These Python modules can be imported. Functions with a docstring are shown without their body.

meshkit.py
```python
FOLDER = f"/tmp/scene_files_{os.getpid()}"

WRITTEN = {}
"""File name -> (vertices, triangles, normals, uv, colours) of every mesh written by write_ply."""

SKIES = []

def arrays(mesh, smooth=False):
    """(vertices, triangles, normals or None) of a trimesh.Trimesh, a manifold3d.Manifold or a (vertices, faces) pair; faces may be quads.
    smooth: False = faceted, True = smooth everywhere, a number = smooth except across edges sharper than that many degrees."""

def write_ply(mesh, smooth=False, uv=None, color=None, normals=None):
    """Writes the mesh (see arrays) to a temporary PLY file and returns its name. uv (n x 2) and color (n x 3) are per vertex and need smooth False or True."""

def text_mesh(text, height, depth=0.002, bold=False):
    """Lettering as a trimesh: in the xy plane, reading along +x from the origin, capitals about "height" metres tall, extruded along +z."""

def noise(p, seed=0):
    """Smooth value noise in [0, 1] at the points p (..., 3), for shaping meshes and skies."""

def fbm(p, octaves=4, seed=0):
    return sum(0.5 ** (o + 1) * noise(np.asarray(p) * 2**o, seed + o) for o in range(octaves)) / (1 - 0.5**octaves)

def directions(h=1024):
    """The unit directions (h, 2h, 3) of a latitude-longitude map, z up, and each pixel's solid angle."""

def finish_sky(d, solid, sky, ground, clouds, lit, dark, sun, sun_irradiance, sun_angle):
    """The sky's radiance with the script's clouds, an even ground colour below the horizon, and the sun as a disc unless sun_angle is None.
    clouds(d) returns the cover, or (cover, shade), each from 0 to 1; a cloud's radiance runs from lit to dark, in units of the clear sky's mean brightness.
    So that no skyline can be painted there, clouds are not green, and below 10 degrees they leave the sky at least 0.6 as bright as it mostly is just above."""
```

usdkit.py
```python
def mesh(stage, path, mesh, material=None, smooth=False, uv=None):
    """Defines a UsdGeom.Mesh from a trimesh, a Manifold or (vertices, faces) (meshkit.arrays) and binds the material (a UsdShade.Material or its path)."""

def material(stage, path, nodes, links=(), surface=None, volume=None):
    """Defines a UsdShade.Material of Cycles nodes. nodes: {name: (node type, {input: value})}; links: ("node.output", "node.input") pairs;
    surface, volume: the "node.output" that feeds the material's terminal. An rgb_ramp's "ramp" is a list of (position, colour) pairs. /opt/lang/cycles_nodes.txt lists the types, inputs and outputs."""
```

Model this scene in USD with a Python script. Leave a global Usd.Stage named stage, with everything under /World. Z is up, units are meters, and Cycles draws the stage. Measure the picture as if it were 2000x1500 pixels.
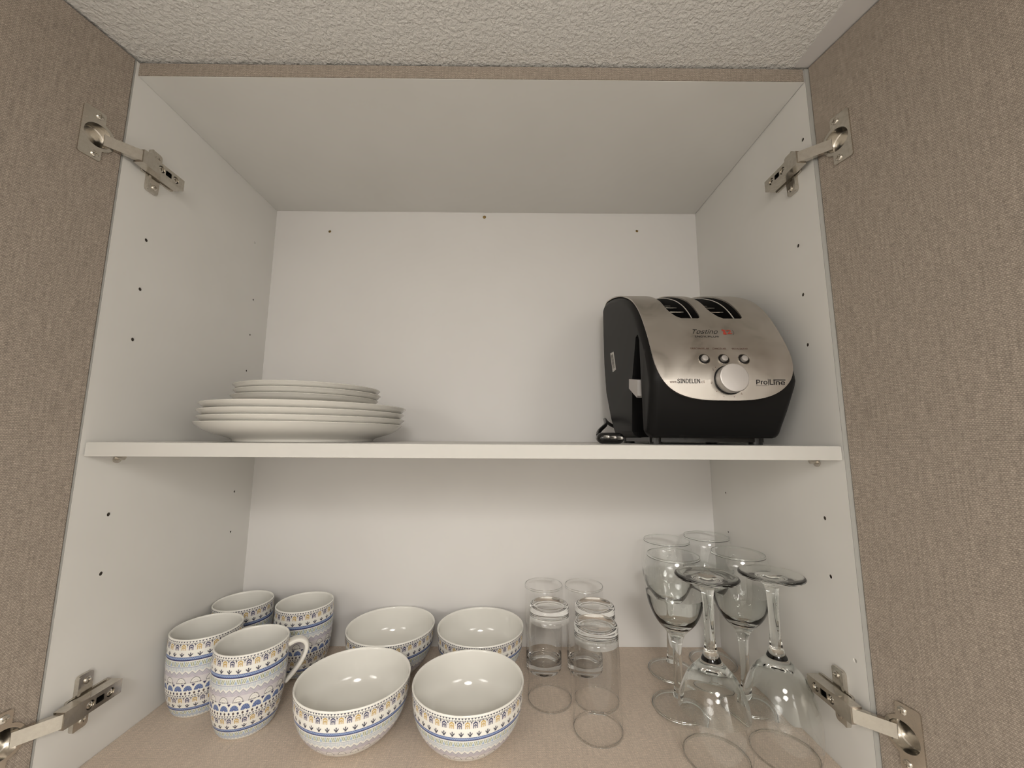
import math
import numpy as np
import trimesh
import manifold3d as m3
from shapely.geometry import Polygon, box as sbox, Point
from shapely.ops import unary_union
from pxr import Usd, UsdGeom, UsdLux, UsdShade, Gf, Sdf, Vt
import usdkit
import meshkit

stage = Usd.Stage.CreateInMemory()
UsdGeom.SetStageUpAxis(stage, "Z")
UsdGeom.SetStageMetersPerUnit(stage, 1.0)
world = UsdGeom.Xform.Define(stage, "/World")
UsdGeom.Scope.Define(stage, "/World/Looks")

# ------------------------------------------------------------------ camera, lights, exposure
# origin: middle of the cabinet's front opening on its bottom board; x right, y into the cabinet
EXPOSURE = 0.92
F_PX, PITCH, YAW, ROLL = 777.07, 0.1338, 0.0040, 0.0056
CAM = (0.0458, -0.4084, 0.3303)
cp, sp, cyw, syw = math.cos(PITCH), math.sin(PITCH), math.cos(YAW), math.sin(YAW)
fwd = np.array([syw * cp, cyw * cp, sp])
r0 = np.array([cyw, -syw, 0.0])
u0 = np.cross(r0, fwd)
right = math.cos(ROLL) * r0 + math.sin(ROLL) * u0
up = -math.sin(ROLL) * r0 + math.cos(ROLL) * u0
camera = UsdGeom.Camera.Define(stage, "/World/camera")
camera.AddTransformOp().Set(Gf.Matrix4d(*right, 0, *up, 0, *(-fwd), 0, *CAM, 1))
camera.CreateHorizontalApertureAttr(36.0)
camera.CreateVerticalApertureAttr(27.0)
camera.CreateFocalLengthAttr(36.0 * F_PX / 2000.0)
camera.CreateClippingRangeAttr(Gf.Vec2f(0.01, 100.0))
camera.CreateExposureAttr(EXPOSURE)

CEIL = 0.7605            # ceiling height above the cabinet's bottom board
LIGHT = Gf.Vec3f(1.0, 0.965, 0.92)
# round ceiling lamps: a flat diffuser shining down and its low dome shining sideways
for k, (lx, ly, rad, down, aside) in enumerate(((0.12, -1.05, 0.19, 9.5, 7.0), (1.10, -1.60, 0.42, 3.0, 1.9), (-1.02, -1.62, 0.42, 3.0, 1.9))):
    number = "" if k == 0 else f"_{k:03d}"
    disc = UsdLux.DiskLight.Define(stage, "/World/ceiling_lamp_light" + number)
    disc.CreateRadiusAttr(rad)
    disc.CreateIntensityAttr(down)
    disc.CreateColorAttr(LIGHT)
    disc.AddTranslateOp().Set(Gf.Vec3d(lx, ly, CEIL - 0.07))
    dome = UsdLux.SphereLight.Define(stage, "/World/ceiling_lamp_dome_light" + number)
    dome.CreateRadiusAttr(rad * 0.45)
    dome.CreateIntensityAttr(aside)
    dome.CreateColorAttr(LIGHT)
    dome.AddTranslateOp().Set(Gf.Vec3d(lx, ly, CEIL - 0.09))

# ------------------------------------------------------------------ helpers
used = {}


def numbered(parent, name):
    key = (parent, name)
    n = used.get(key, 0)
    used[key] = n + 1
    return name if n == 0 else f"{name}_{n:03d}"


ORIGIN = {}


def tag(prim, label=None, cat=None, group=None, kind=None):
    for k, v in (("label", label), ("category", cat), ("group", group), ("kind", kind)):
        if v:
            prim.SetCustomDataByKey(k, v)
    return prim


def thing(name, label, cat, loc=(0, 0, 0), rotz=0.0, group=None):
    path = "/World/" + numbered("/World", name)
    x = UsdGeom.Xform.Define(stage, path)
    x.AddTranslateOp().Set(Gf.Vec3d(*map(float, loc)))
    x.AddRotateZOp().Set(float(rotz))
    ORIGIN[path] = np.array(loc, float)
    return tag(x.GetPrim(), label, cat, group)


def copy(first, label, loc, rotz=0.0, group=None):
    was = first.GetCustomData()
    base = first.GetName().rstrip("0123456789").rstrip("_")
    r = thing(base, label, was["category"], loc, rotz, group or was.get("group"))
    r.GetReferences().AddInternalReference(first.GetPath())
    r.SetInstanceable(True)
    return r


def obj(name, mesh, mat, parent=None, smooth=30, label=None, at_world=False, color=None, kind=None):
    """One Mesh prim; at_world: the vertices are world coordinates, moved into the thing's own space."""
    root = str(parent.GetPath()) if parent is not None else "/World"
    path = root + "/" + numbered(root, name)
    v, f, n = meshkit.arrays(mesh, smooth)
    if at_world:
        for p, o in ORIGIN.items():
            if path.startswith(p + "/"):
                v = v - o
    m = usdkit.mesh(stage, path, (v, f), M[mat] if isinstance(mat, str) else mat, smooth=False)
    if n is not None:
        m.CreateNormalsAttr(Vt.Vec3fArray.FromNumpy(n.astype(np.float32)))
        m.SetNormalsInterpolation("vertex")
    if color is not None:
        UsdGeom.PrimvarsAPI(m).CreatePrimvar("print", Sdf.ValueTypeNames.Color3fArray, "vertex").Set(Vt.Vec3fArray.FromNumpy(color.astype(np.float32)))
    return tag(m.GetPrim(), label=label, kind=kind)


def bx(x0, x1, y0, y1, z0, z1):
    b = trimesh.creation.box([x1 - x0, y1 - y0, z1 - z0])
    b.apply_translation([(x0 + x1) / 2, (y0 + y1) / 2, (z0 + z1) / 2])
    return b


def bevbox(x0, x1, y0, y1, z0, z1, c=0.0006):
    """Box with chamfered edges."""
    pts = []
    for sx, X in ((1, x0), (-1, x1)):
        for sy, Y in ((1, y0), (-1, y1)):
            for sz, Z in ((1, z0), (-1, z1)):
                pts += [[X + sx * c, Y + sy * c, Z], [X + sx * c, Y, Z + sz * c], [X, Y + sy * c, Z + sz * c]]
    return trimesh.convex.convex_hull(np.array(pts))


def man(t):
    return m3.Manifold(m3.Mesh(np.asarray(t.vertices, np.float32), np.asarray(t.faces, np.uint32)))


def tri(m):
    a = m.to_mesh()
    return trimesh.Trimesh(a.vert_properties[:, :3], a.tri_verts, process=False)


def join(*ms):
    return trimesh.util.concatenate([tri(m) if hasattr(m, "to_mesh") else m for m in ms])


def prism(poly, a, b, axis="z"):
    """Polygon extruded from a to b. axis z: (x,y); axis x: polygon is (y,z); axis y: polygon is (x,z)."""
    parts = getattr(poly, "geoms", [poly])
    t = trimesh.util.concatenate([trimesh.creation.extrude_polygon(g, b - a, engine="earcut") for g in parts])
    t.apply_translation([0, 0, a])
    v = t.vertices.copy()
    if axis == "x":
        t = trimesh.Trimesh(np.c_[v[:, 2], v[:, 0], v[:, 1]], t.faces, process=False)
    elif axis == "y":
        t = trimesh.Trimesh(np.c_[v[:, 0], v[:, 2], v[:, 1]], t.faces[:, ::-1], process=False)
    return t


def cyl(p, q, r, n=24, r2=None):
    p, q = np.asarray(p, float), np.asarray(q, float)
    d = q - p
    L = np.linalg.norm(d)
    d = d / L
    a = np.cross(d, [0, 0, 1.0] if abs(d[2]) < 0.9 else [1.0, 0, 0])
    a /= np.linalg.norm(a)
    b = np.cross(d, a)
    th = np.linspace(0, 2 * np.pi, n, endpoint=False)
    ring = np.cos(th)[:, None] * a + np.sin(th)[:, None] * b
    v = np.vstack([p + r * ring, q + (r if r2 is None else r2) * ring, p[None], q[None]])
    i = np.arange(n)
    j = (i + 1) % n
    f = np.vstack([np.c_[i, j, n + j], np.c_[i, n + j, n + i], np.c_[j, i, np.full(n, 2 * n)], np.c_[n + i, n + j, np.full(n, 2 * n + 1)]])
    return trimesh.Trimesh(v, f, process=False)


def tube(pts, r, n=12):
    pts = np.asarray(pts, float)
    t = np.gradient(pts, axis=0)
    t /= np.linalg.norm(t, axis=1)[:, None]
    ref = np.array([0.13, 0.2, 0.97])
    a = np.cross(t, ref)
    a /= np.linalg.norm(a, axis=1)[:, None]
    b = np.cross(t, a)
    th = np.linspace(0, 2 * np.pi, n, endpoint=False)
    rr = np.broadcast_to(np.asarray(r, float), (len(pts),))
    v = pts[:, None] + rr[:, None, None] * (np.cos(th)[None, :, None] * a[:, None] + np.sin(th)[None, :, None] * b[:, None])
    k = len(pts)
    v = np.vstack([v.reshape(-1, 3), pts[:1], pts[-1:]])
    f = []
    for i in range(k - 1):
        for j in range(n):
            p0, p1, q0, q1 = i * n + j, i * n + (j + 1) % n, (i + 1) * n + j, (i + 1) * n + (j + 1) % n
            f += [[p0, q1, p1], [p0, q0, q1]]
    for j in range(n):
        f += [[k * n, j, (j + 1) % n], [k * n + 1, (k - 1) * n + (j + 1) % n, (k - 1) * n + j]]
    t_ = trimesh.Trimesh(v, f, process=False)
    t_.fix_normals()
    return t_


def spline(pts, n):
    """Smooth curve through points, evenly resampled."""
    from scipy.interpolate import PchipInterpolator, CubicSpline
    p = np.asarray(pts, float)
    s = np.r_[0, np.cumsum(np.linalg.norm(np.diff(p, axis=0), axis=1))]
    c = CubicSpline(s, p)
    return c(np.linspace(0, s[-1], n))


def lathe(prof, n=96):
    """Profile [(r,z)] revolved; order of the profile: walking it, the outside is on the right-hand side (up the outer wall, down the inner)."""
    prof = np.asarray(prof, float)
    th = np.linspace(0, 2 * np.pi, n, endpoint=False)
    v, idx = [], []
    k = 0
    for r, z in prof:
        if r < 1e-7:
            v.append(np.array([[0, 0, z]]))
            idx.append(np.full(n, k))
            k += 1
        else:
            v.append(np.c_[r * np.cos(th), r * np.sin(th), np.full(n, z)])
            idx.append(np.arange(k, k + n))
            k += n
    f = []
    for a, b in zip(idx[:-1], idx[1:]):
        a1, b1 = np.roll(a, -1), np.roll(b, -1)
        if a[0] != a[1]:
            f.append(np.c_[a, a1, b1] if True else 0)
        if b[0] != b[1]:
            f.append(np.c_[a, b1, b])
    return trimesh.Trimesh(np.vstack(v), np.vstack(f), process=False)


def flipz(t, h):
    v = t.vertices * [1, -1, -1] + [0, 0, h]
    return trimesh.Trimesh(v, t.faces, process=False)


def srgb(r, g, b):
    c = np.array([r, g, b]) / 255.0
    return np.where(c < 0.04045, c / 12.92, ((c + 0.055) / 1.055) ** 2.4)


# ------------------------------------------------------------------ materials
M = {}


def mat(name, nodes, links=(), surface="p.BSDF"):
    M[name] = usdkit.material(stage, "/World/Looks/" + name, nodes, links, surface=surface)


def plain(name, col, rough=0.5, **kw):
    mat(name, {"p": ("principled_bsdf", {"base_color": tuple(map(float, col)), "roughness": rough, **kw})})


# white melamine: faint mottling only
mat("melamine", {
    "t": ("texture_coordinate", {}),
    "n": ("noise_texture", {"scale": 9.0, "detail": 3.0}),
    "r": ("rgb_ramp", {"ramp": [(0.3, (0.745, 0.73, 0.695)), (0.7, (0.775, 0.76, 0.728))]}),
    "n2": ("noise_texture", {"scale": 900.0, "detail": 1.0}),
    "b": ("bump", {"strength": 0.05, "distance": 0.0004}),
    "p": ("principled_bsdf", {"roughness": 0.5, "specular_ior_level": 0.35})},
    [("t.object", "n.vector"), ("t.object", "n2.vector"), ("n.fac", "r.fac"), ("r.color", "p.base_color"), ("n2.fac", "b.height"), ("b.normal", "p.normal")])
mat("back_board", {
    "t": ("texture_coordinate", {}),
    "n": ("noise_texture", {"scale": 7.0, "detail": 3.0}),
    "r": ("rgb_ramp", {"ramp": [(0.3, (0.775, 0.755, 0.735)), (0.7, (0.80, 0.782, 0.763))]}),
    "p": ("principled_bsdf", {"roughness": 0.5, "specular_ior_level": 0.3})},
    [("t.object", "n.vector"), ("n.fac", "r.fac"), ("r.color", "p.base_color")])


def linen(name, su, base, gain=1.0):
    """Woven linen print: staggered light stitches on darker ground, with slubs; su turns the board's faces into the mapping's x-y."""
    base = np.array(base)
    nodes = {
        "t": ("texture_coordinate", {}),
        "m": ("mapping", {"rotation": su}),
        "wn": ("noise_texture", {"scale": 420.0, "detail": 1.0}),
        "wo": ("vector_math", {"math_type": "multiply_add", "vector2": (0.0017, 0.0014, 0.0), "vector3": (0, 0, 0)}),
        "wv": ("vector_math", {"math_type": "add"}),
        "k": ("brick_texture", {"scale": 1.0, "offset": 0.5, "offset_frequency": 2, "brick_width": 0.00185, "row_height": 0.00142, "mortar_size": 0.00070, "mortar_smooth": 1.0,
                                "color1": (1.0, 1.0, 1.0), "color2": (0.5, 0.5, 0.5), "mortar": (0.0, 0.0, 0.0)}),
        "ma": ("mapping", {"scale": (160.0, 900.0, 1.0)}),
        "mb": ("mapping", {"scale": (620.0, 38.0, 1.0)}),
        "na": ("noise_texture", {"scale": 1.0, "detail": 1.0, "dimensions": "2D"}),
        "nb": ("noise_texture", {"scale": 1.0, "detail": 2.0, "dimensions": "2D"}),
        "bw": ("rgb_to_bw", {}),
        "s1": ("math", {"math_type": "multiply", "value2": 0.70}),
        "s2": ("math", {"math_type": "multiply_add", "value2": 0.55}),
        "s3": ("math", {"math_type": "multiply_add", "value2": 0.44}),
        "r": ("rgb_ramp", {"ramp": [(0.22, tuple(base * (1 - 0.40 * gain))), (0.5, tuple(base)), (0.80, tuple(base * (1 + 0.50 * gain)))]}),
        "q": ("math", {"math_type": "multiply", "value2": 1 / 1.56}),
        "b": ("bump", {"strength": 0.15, "distance": 0.0003}),
        "p": ("principled_bsdf", {"roughness": 0.62, "specular_ior_level": 0.25})}
    links = [("t.object", "m.vector"), ("m.vector", "wn.vector"), ("wn.color", "wo.vector1"), ("wo.vector", "wv.vector1"), ("m.vector", "wv.vector2"), ("wv.vector", "k.vector"),
             ("m.vector", "ma.vector"), ("m.vector", "mb.vector"), ("ma.vector", "na.vector"), ("mb.vector", "nb.vector"),
             ("k.color", "bw.color"), ("bw.val", "s1.value1"), ("na.fac", "s2.value1"), ("s1.value", "s2.value3"), ("nb.fac", "s3.value1"), ("s2.value", "s3.value3"),
             ("s3.value", "q.value1"), ("q.value", "r.fac"), ("r.color", "p.base_color"), ("s3.value", "b.height"), ("b.normal", "p.normal")]
    mat(name, nodes, links)


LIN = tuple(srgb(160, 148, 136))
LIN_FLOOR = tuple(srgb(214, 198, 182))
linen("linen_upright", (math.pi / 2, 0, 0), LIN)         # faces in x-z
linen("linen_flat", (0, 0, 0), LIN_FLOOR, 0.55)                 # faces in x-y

mat("ceiling_plaster", {
    "t": ("texture_coordinate", {}),
    "n": ("noise_texture", {"scale": 270.0, "detail": 2.5, "roughness": 0.55, "distortion": 0.15}),
    "n2": ("noise_texture", {"scale": 420.0, "detail": 1.0}),
    "rr": ("rgb_ramp", {"ramp": [(0.38, (0, 0, 0)), (0.66, (1, 1, 1))]}),
    "ad": ("math", {"math_type": "multiply_add", "value2": 0.25}),
    "b": ("bump", {"strength": 0.85, "distance": 0.0014}),
    "p": ("principled_bsdf", {"base_color": (0.80, 0.78, 0.75), "roughness": 0.8, "specular_ior_level": 0.2})},
    [("t.object", "n.vector"), ("t.object", "n2.vector"), ("n.fac", "rr.fac"), ("rr.color", "ad.value3"), ("n2.fac", "ad.value1"), ("ad.value", "b.height"), ("b.normal", "p.normal")])
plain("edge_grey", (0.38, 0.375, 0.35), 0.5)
plain("edge_white", (0.59, 0.575, 0.54), 0.5)
plain("smooth_plaster", (0.66, 0.635, 0.62), 0.7)
plain("wall_paint", (0.86, 0.84, 0.80), 0.7)
plain("floor_tile", (0.80, 0.77, 0.73), 0.4)
mat("nickel", {
    "t": ("texture_coordinate", {}),
    "n": ("noise_texture", {"scale": 260.0, "detail": 2.0}),
    "r": ("rgb_ramp", {"ramp": [(0.3, (0.19, 0.19, 0.19)), (0.7, (0.21, 0.21, 0.21))]}),
    "p": ("principled_bsdf", {"base_color": (0.62, 0.585, 0.53), "metallic": 1.0})},
    [("t.object", "n.vector"), ("n.fac", "r.fac"), ("r.color", "p.roughness")])
plain("brass_screw", (0.45, 0.34, 0.16), 0.35, metallic=0.9)
plain("hole_shade", (0.035, 0.027, 0.018), 0.8)  # shade inside the drilled holes, given as a colour
plain("ceramic_white", srgb(238, 235, 227), 0.07)
mat("ceramic_print", {
    "a": ("attribute", {"attribute": "print"}),
    "p": ("principled_bsdf", {"roughness": 0.07})}, [("a.color", "p.base_color")])
plain("porcelain", srgb(228, 225, 218), 0.14)
def pane(name, tint):
    mat(name, {
        "g": ("geometry", {}),
        "i": ("mix_float", {"a": 1.58, "b": 1 / 1.58}),
        "f": ("fresnel", {}),
        "tr": ("transparent_bsdf", {"color": tint}),
        "gl": ("glossy_bsdf", {"color": (1, 1, 1), "roughness": 0.0}),
        "p": ("mix_closure", {})},
        [("g.backfacing", "i.fac"), ("i.result", "f.IOR"), ("f.fac", "p.fac"), ("tr.BSDF", "p.closure1"), ("gl.BSDF", "p.closure2")], surface="p.closure")


pane("thin_clear_glass", (0.992, 0.992, 0.990))
pane("thin_green_glass", (0.990, 0.994, 0.991))
plain("clear_glass", (0.985, 0.99, 0.985), 0.0, ior=1.5, transmission_weight=1.0)
plain("green_glass", (0.965, 0.985, 0.972), 0.0, ior=1.5, transmission_weight=1.0)
mat("steel", {
    "t": ("texture_coordinate", {}),
    "n": ("noise_texture", {"scale": 26.0, "detail": 3.0, "distortion": 0.6}),
    "c": ("rgb_ramp", {"ramp": [(0.25, (0.44, 0.41, 0.37)), (0.5, (0.52, 0.49, 0.45)), (0.75, (0.57, 0.54, 0.50))]}),
    "r": ("rgb_ramp", {"ramp": [(0.3, (0.34, 0.34, 0.34)), (0.7, (0.48, 0.48, 0.48))]}),
    "m": ("mapping", {"scale": (60.0, 2500.0, 2500.0)}),
    "g": ("noise_texture", {"scale": 1.0, "detail": 1.0}),
    "b": ("bump", {"strength": 0.08, "distance": 0.0002}),
    "p": ("principled_bsdf", {"metallic": 1.0})},
    [("t.object", "n.vector"), ("n.fac", "c.fac"), ("c.color", "p.base_color"), ("n.fac", "r.fac"), ("r.color", "p.roughness"),
     ("t.object", "m.vector"), ("m.vector", "g.vector"), ("g.fac", "b.height"), ("b.normal", "p.normal")])
mat("black_plastic", {
    "t": ("texture_coordinate", {}),
    "n": ("noise_texture", {"scale": 1500.0, "detail": 1.0}),
    "b": ("bump", {"strength": 0.15, "distance": 0.0002}),
    "p": ("principled_bsdf", {"base_color": (0.0065, 0.0062, 0.0062), "roughness": 0.48, "specular_ior_level": 0.2})},
    [("t.object", "n.vector"), ("n.fac", "b.height"), ("b.normal", "p.normal")])
plain("glossy_black", (0.006, 0.006, 0.006), 0.25)
plain("silver_plastic", (0.50, 0.475, 0.455), 0.38, metallic=0.55)
plain("pin_metal", (0.80, 0.78, 0.74), 0.25, metallic=0.8)
plain("ink_black", (0.012, 0.011, 0.011), 0.5)
plain("ink_red", srgb(165, 60, 45), 0.5)
plain("ink_brown", srgb(95, 62, 52), 0.5)
plain("sticker_white", srgb(205, 202, 196), 0.5)
plain("sticker_ink", srgb(120, 117, 112), 0.5)

# ------------------------------------------------------------------ the room
H, D, ZT, ZS, TS = 0.385, 0.2762, 0.7407, 0.3233, 0.0142
T = 0.015
RX0, RX1, RY0, RY1, FZ = -1.5, 1.55, -2.1, 0.2906, -1.45


def struct(name, mesh, m, label, cat):
    return tag(obj(name, mesh, m), label, cat, kind="structure")


struct("ceiling", bx(RX0, RX1, RY0, RY1, CEIL, CEIL + 0.1), "ceiling_plaster", "off-white ceiling with rough stippled plaster above the cabinet", "ceiling")
struct("trim_1", bx(0.374, 0.62, RY0, 0.0, CEIL - 0.0012, CEIL - 0.0001), "smooth_plaster", "smooth pale border strip along the right of the stippled ceiling", "trim")
struct("floor", bx(RX0, RX1, RY0, RY1, FZ - 0.1, FZ), "floor_tile", "pale kitchen floor far below the wall cabinet", "floor")
struct("wall_back", bx(RX0, RX1, RY1, RY1 + 0.1, FZ, CEIL), "wall_paint", "pale painted wall that the cabinet hangs on", "wall")
struct("wall_left", bx(RX0 - 0.1, RX0, RY0, RY1, FZ, CEIL), "wall_paint", "pale painted wall far to the left of the cabinet", "wall")
struct("wall_right", bx(RX1, RX1 + 0.1, RY0, RY1, FZ, CEIL), "wall_paint", "pale painted wall far to the right of the cabinet", "wall")
struct("wall_front", bx(RX0, RX1, RY0 - 0.1, RY0, FZ, CEIL), "wall_paint", "pale painted wall behind the camera", "wall")

added_worktop = struct("trim_2", bevbox(RX0 + 0.001, RX1 - 0.001, -0.33, RY1 - 0.001, -0.59, -0.55, 0.002), "wall_paint", "unseen pale slab added below the cabinet to bounce light upwards", "added_worktop")  # unseen slab, added to bounce lamp light up at doors and top panel

# ------------------------------------------------------------------ the cabinet
cab = thing("wall_cabinet", "white wall cabinet with two open beige linen-look doors and one shelf", "cabinet", (0, 0, -T))
HOLES_L = [(0.0366, 0.5589), (0.0372, 0.4987), (0.0365, 0.4387), (0.0361, 0.2461), (0.0366, 0.1855),
           (0.2241, 0.6522), (0.2346, 0.5563), (0.2346, 0.4962), (0.2343, 0.4360), (0.2332, 0.2442), (0.2333, 0.1837)]
HOLES_R = [(0.0121, 0.6766), (0.0347, 0.5570), (0.0344, 0.4967), (0.0347, 0.4372), (0.0339, 0.2461), (0.0335, 0.1867), (0.0123, 0.1158),
           (0.2327, 0.2461), (0.2326, 0.1869)]
for s, holes in ((-1, HOLES_L), (1, HOLES_R)):
    fy = -0.0030 if s < 0 else 0.0                       # the left panel stands a touch further forward
    panel = man(bx(min(s * H, s * (H + T)), max(s * H, s * (H + T)), fy, D + 0.006, -T, ZT + 0.0158))
    for y, z in holes:
        r = 0.0021 if y < 0.1 else 0.0017
        panel -= man(cyl((s * (H - 0.002), y, z), (s * (H + 0.009), y, z), r, 16))
    sp_ = obj("side_panel", tri(panel), "melamine", cab, at_world=True)
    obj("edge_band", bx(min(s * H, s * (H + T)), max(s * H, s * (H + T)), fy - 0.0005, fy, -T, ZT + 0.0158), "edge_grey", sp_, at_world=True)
    for y, z in holes:                                   # plugs just inside the holes, most coloured dark to stand for their shade
        r = 0.0021 if y < 0.1 else 0.0017
        hollow = (y, z) == (0.2241, 0.6522)
        obj("peg_hole", cyl((s * (H + (0.0004 if hollow else 0.0007)), y, z), (s * (H + 0.0088), y, z), r * (0.6 if hollow else 0.99), 16), "melamine" if hollow else ("pin_metal" if abs(z - 0.1158) < 1e-6 else "hole_shade"), sp_, at_world=True)
obj("top_panel", bevbox(-H + 0.0001, H - 0.0005, 0.0008, D - 0.0002, ZT, ZT + 0.0155, 0.0003), "melamine", cab, at_world=True)
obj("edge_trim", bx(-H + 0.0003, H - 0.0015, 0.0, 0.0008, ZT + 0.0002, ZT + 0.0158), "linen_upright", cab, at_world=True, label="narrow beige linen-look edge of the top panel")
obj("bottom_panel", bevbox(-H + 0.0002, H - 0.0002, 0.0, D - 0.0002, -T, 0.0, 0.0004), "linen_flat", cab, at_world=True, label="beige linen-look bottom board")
back = man(bx(-H - 0.006, H + 0.006, D, D + 0.004, -T, ZT + 0.012))
BACKS = [(-0.2859, 0.7016, 0.0026), (-0.0040, 0.7319, 0.0032), (0.2761, 0.7071, 0.0026)]
for x, z, r in BACKS:
    back -= man(cyl((x, D - 0.002, z), (x, D + 0.0035, z), r, 20))
back = tri(back)
obj("back_panel", back, "back_board", cab, at_world=True)
for x, z, r in BACKS:
    sc = man(cyl((x, D + 0.0012, z), (x, D + 0.0034, z), r * 0.97, 20)) - man(bx(x - r * 0.75, x + r * 0.75, D, D + 0.0022, z - r * 0.2, z + r * 0.2)) - man(bx(x - r * 0.2, x + r * 0.2, D, D + 0.0022, z - r * 0.75, z + r * 0.75))
    obj("back_screw", tri(sc), "brass_screw", cab, at_world=True, label="small brass screw sunk in the back board")
sh = obj("shelf", bevbox(-H + 0.0014, H - 0.0014, 0.0011, D - 0.004, ZS - TS, ZS, 0.0007), "melamine", cab, at_world=True)
obj("edge_band", bx(-H + 0.0020, H - 0.0020, 0.0003, 0.0012, ZS - TS + 0.0003, ZS - 0.0003), "edge_white", sh, at_world=True)
for s in (-1, 1):
    for y in (0.036, 0.233):
        pin = join(cyl((s * (H - 0.0085), y, ZS - TS - 0.0030), (s * (H - 0.0003), y, ZS - TS - 0.0030), 0.0026, 16),
                   cyl((s * (H - 0.0022), y, ZS - TS - 0.0045), (s * (H - 0.0003), y, ZS - TS - 0.0045), 0.0042, 20))
        obj("shelf_pin", pin, "nickel", cab, at_world=True, label="small metal pin under the shelf end")

# doors: local x along the board from its hinge edge, y outwards, z up
OPEN = math.radians(12.4)
DOORW = 0.40
HINGES = {-1: (0.0655, 0.6425), 1: (0.0725, 0.6475)}
CUP_S, CUP_R = 0.0225, 0.0128
DZ0, DZ1 = -T, ZT + 0.0172


def door_frame(s):
    d = np.array([s * math.sin(OPEN), -math.cos(OPEN), 0])
    n = np.array([-s * math.cos(OPEN), -math.sin(OPEN), 0])    # towards the cabinet's middle
    return np.array([-0.3859, -0.0040, 0.0] if s < 0 else [0.3892, -0.0008, 0.0]), d, n


def to_door(s, v):
    """(along, off the inner face, z) -> world"""
    p0, d, n = door_frame(s)
    v = np.asarray(v, float)
    return p0 + v[:, :1] * d + v[:, 1:2] * n + v[:, 2:3] * np.array([0, 0, 1.0])


def in_door(s, t):
    v = to_door(s, t.vertices)
    f = t.faces if s > 0 else t.faces[:, ::-1]
    t2 = trimesh.Trimesh(v, f, process=False)
    if t2.volume < 0:
        t2.invert()
    return t2


for s in (-1, 1):
    slab = man(bevbox(0, DOORW, -0.018, 0, DZ0, DZ1, 0.0008))
    for hz in HINGES[s]:
        slab -= man(cyl((CUP_S, 0.01, hz), (CUP_S, -0.0125, hz), CUP_R + 0.0012, 40))
    t = tri(slab)
    p0, d, n = door_frame(s)
    root = str(cab.GetPath())
    # keep the board's own axes (x along, z up) so that the weave runs with the board
    v = t.vertices.copy()
    if s > 0:      # right-handed local frame: x = d, y = -n for the right door
        loc = np.c_[v[:, 0], -v[:, 1], v[:, 2]]
        axx, axy = d, -n
        f = t.faces[:, ::-1]
    else:
        loc = v
        axx, axy = d, n
        f = t.faces
    if np.cross(axx, axy)[2] < 0:
        loc = loc * [1, -1, 1]
        axy = -axy
        f = f[:, ::-1]
    dt = trimesh.Trimesh(loc, f, process=False)
    if dt.volume < 0:
        dt.invert()
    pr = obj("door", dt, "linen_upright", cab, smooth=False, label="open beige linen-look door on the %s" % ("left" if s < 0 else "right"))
    pos = p0 - ORIGIN[root]
    UsdGeom.Xformable(pr).AddTransformOp().Set(Gf.Matrix4d(*axx, 0, *axy, 0, 0, 0, 1, 0, *pos, 1))


def rrect(x0, x1, y0, y1, r):
    return sbox(x0 + r, y0 + r, x1 - r, y1 - r).buffer(r, quad_segs=5)


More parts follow.
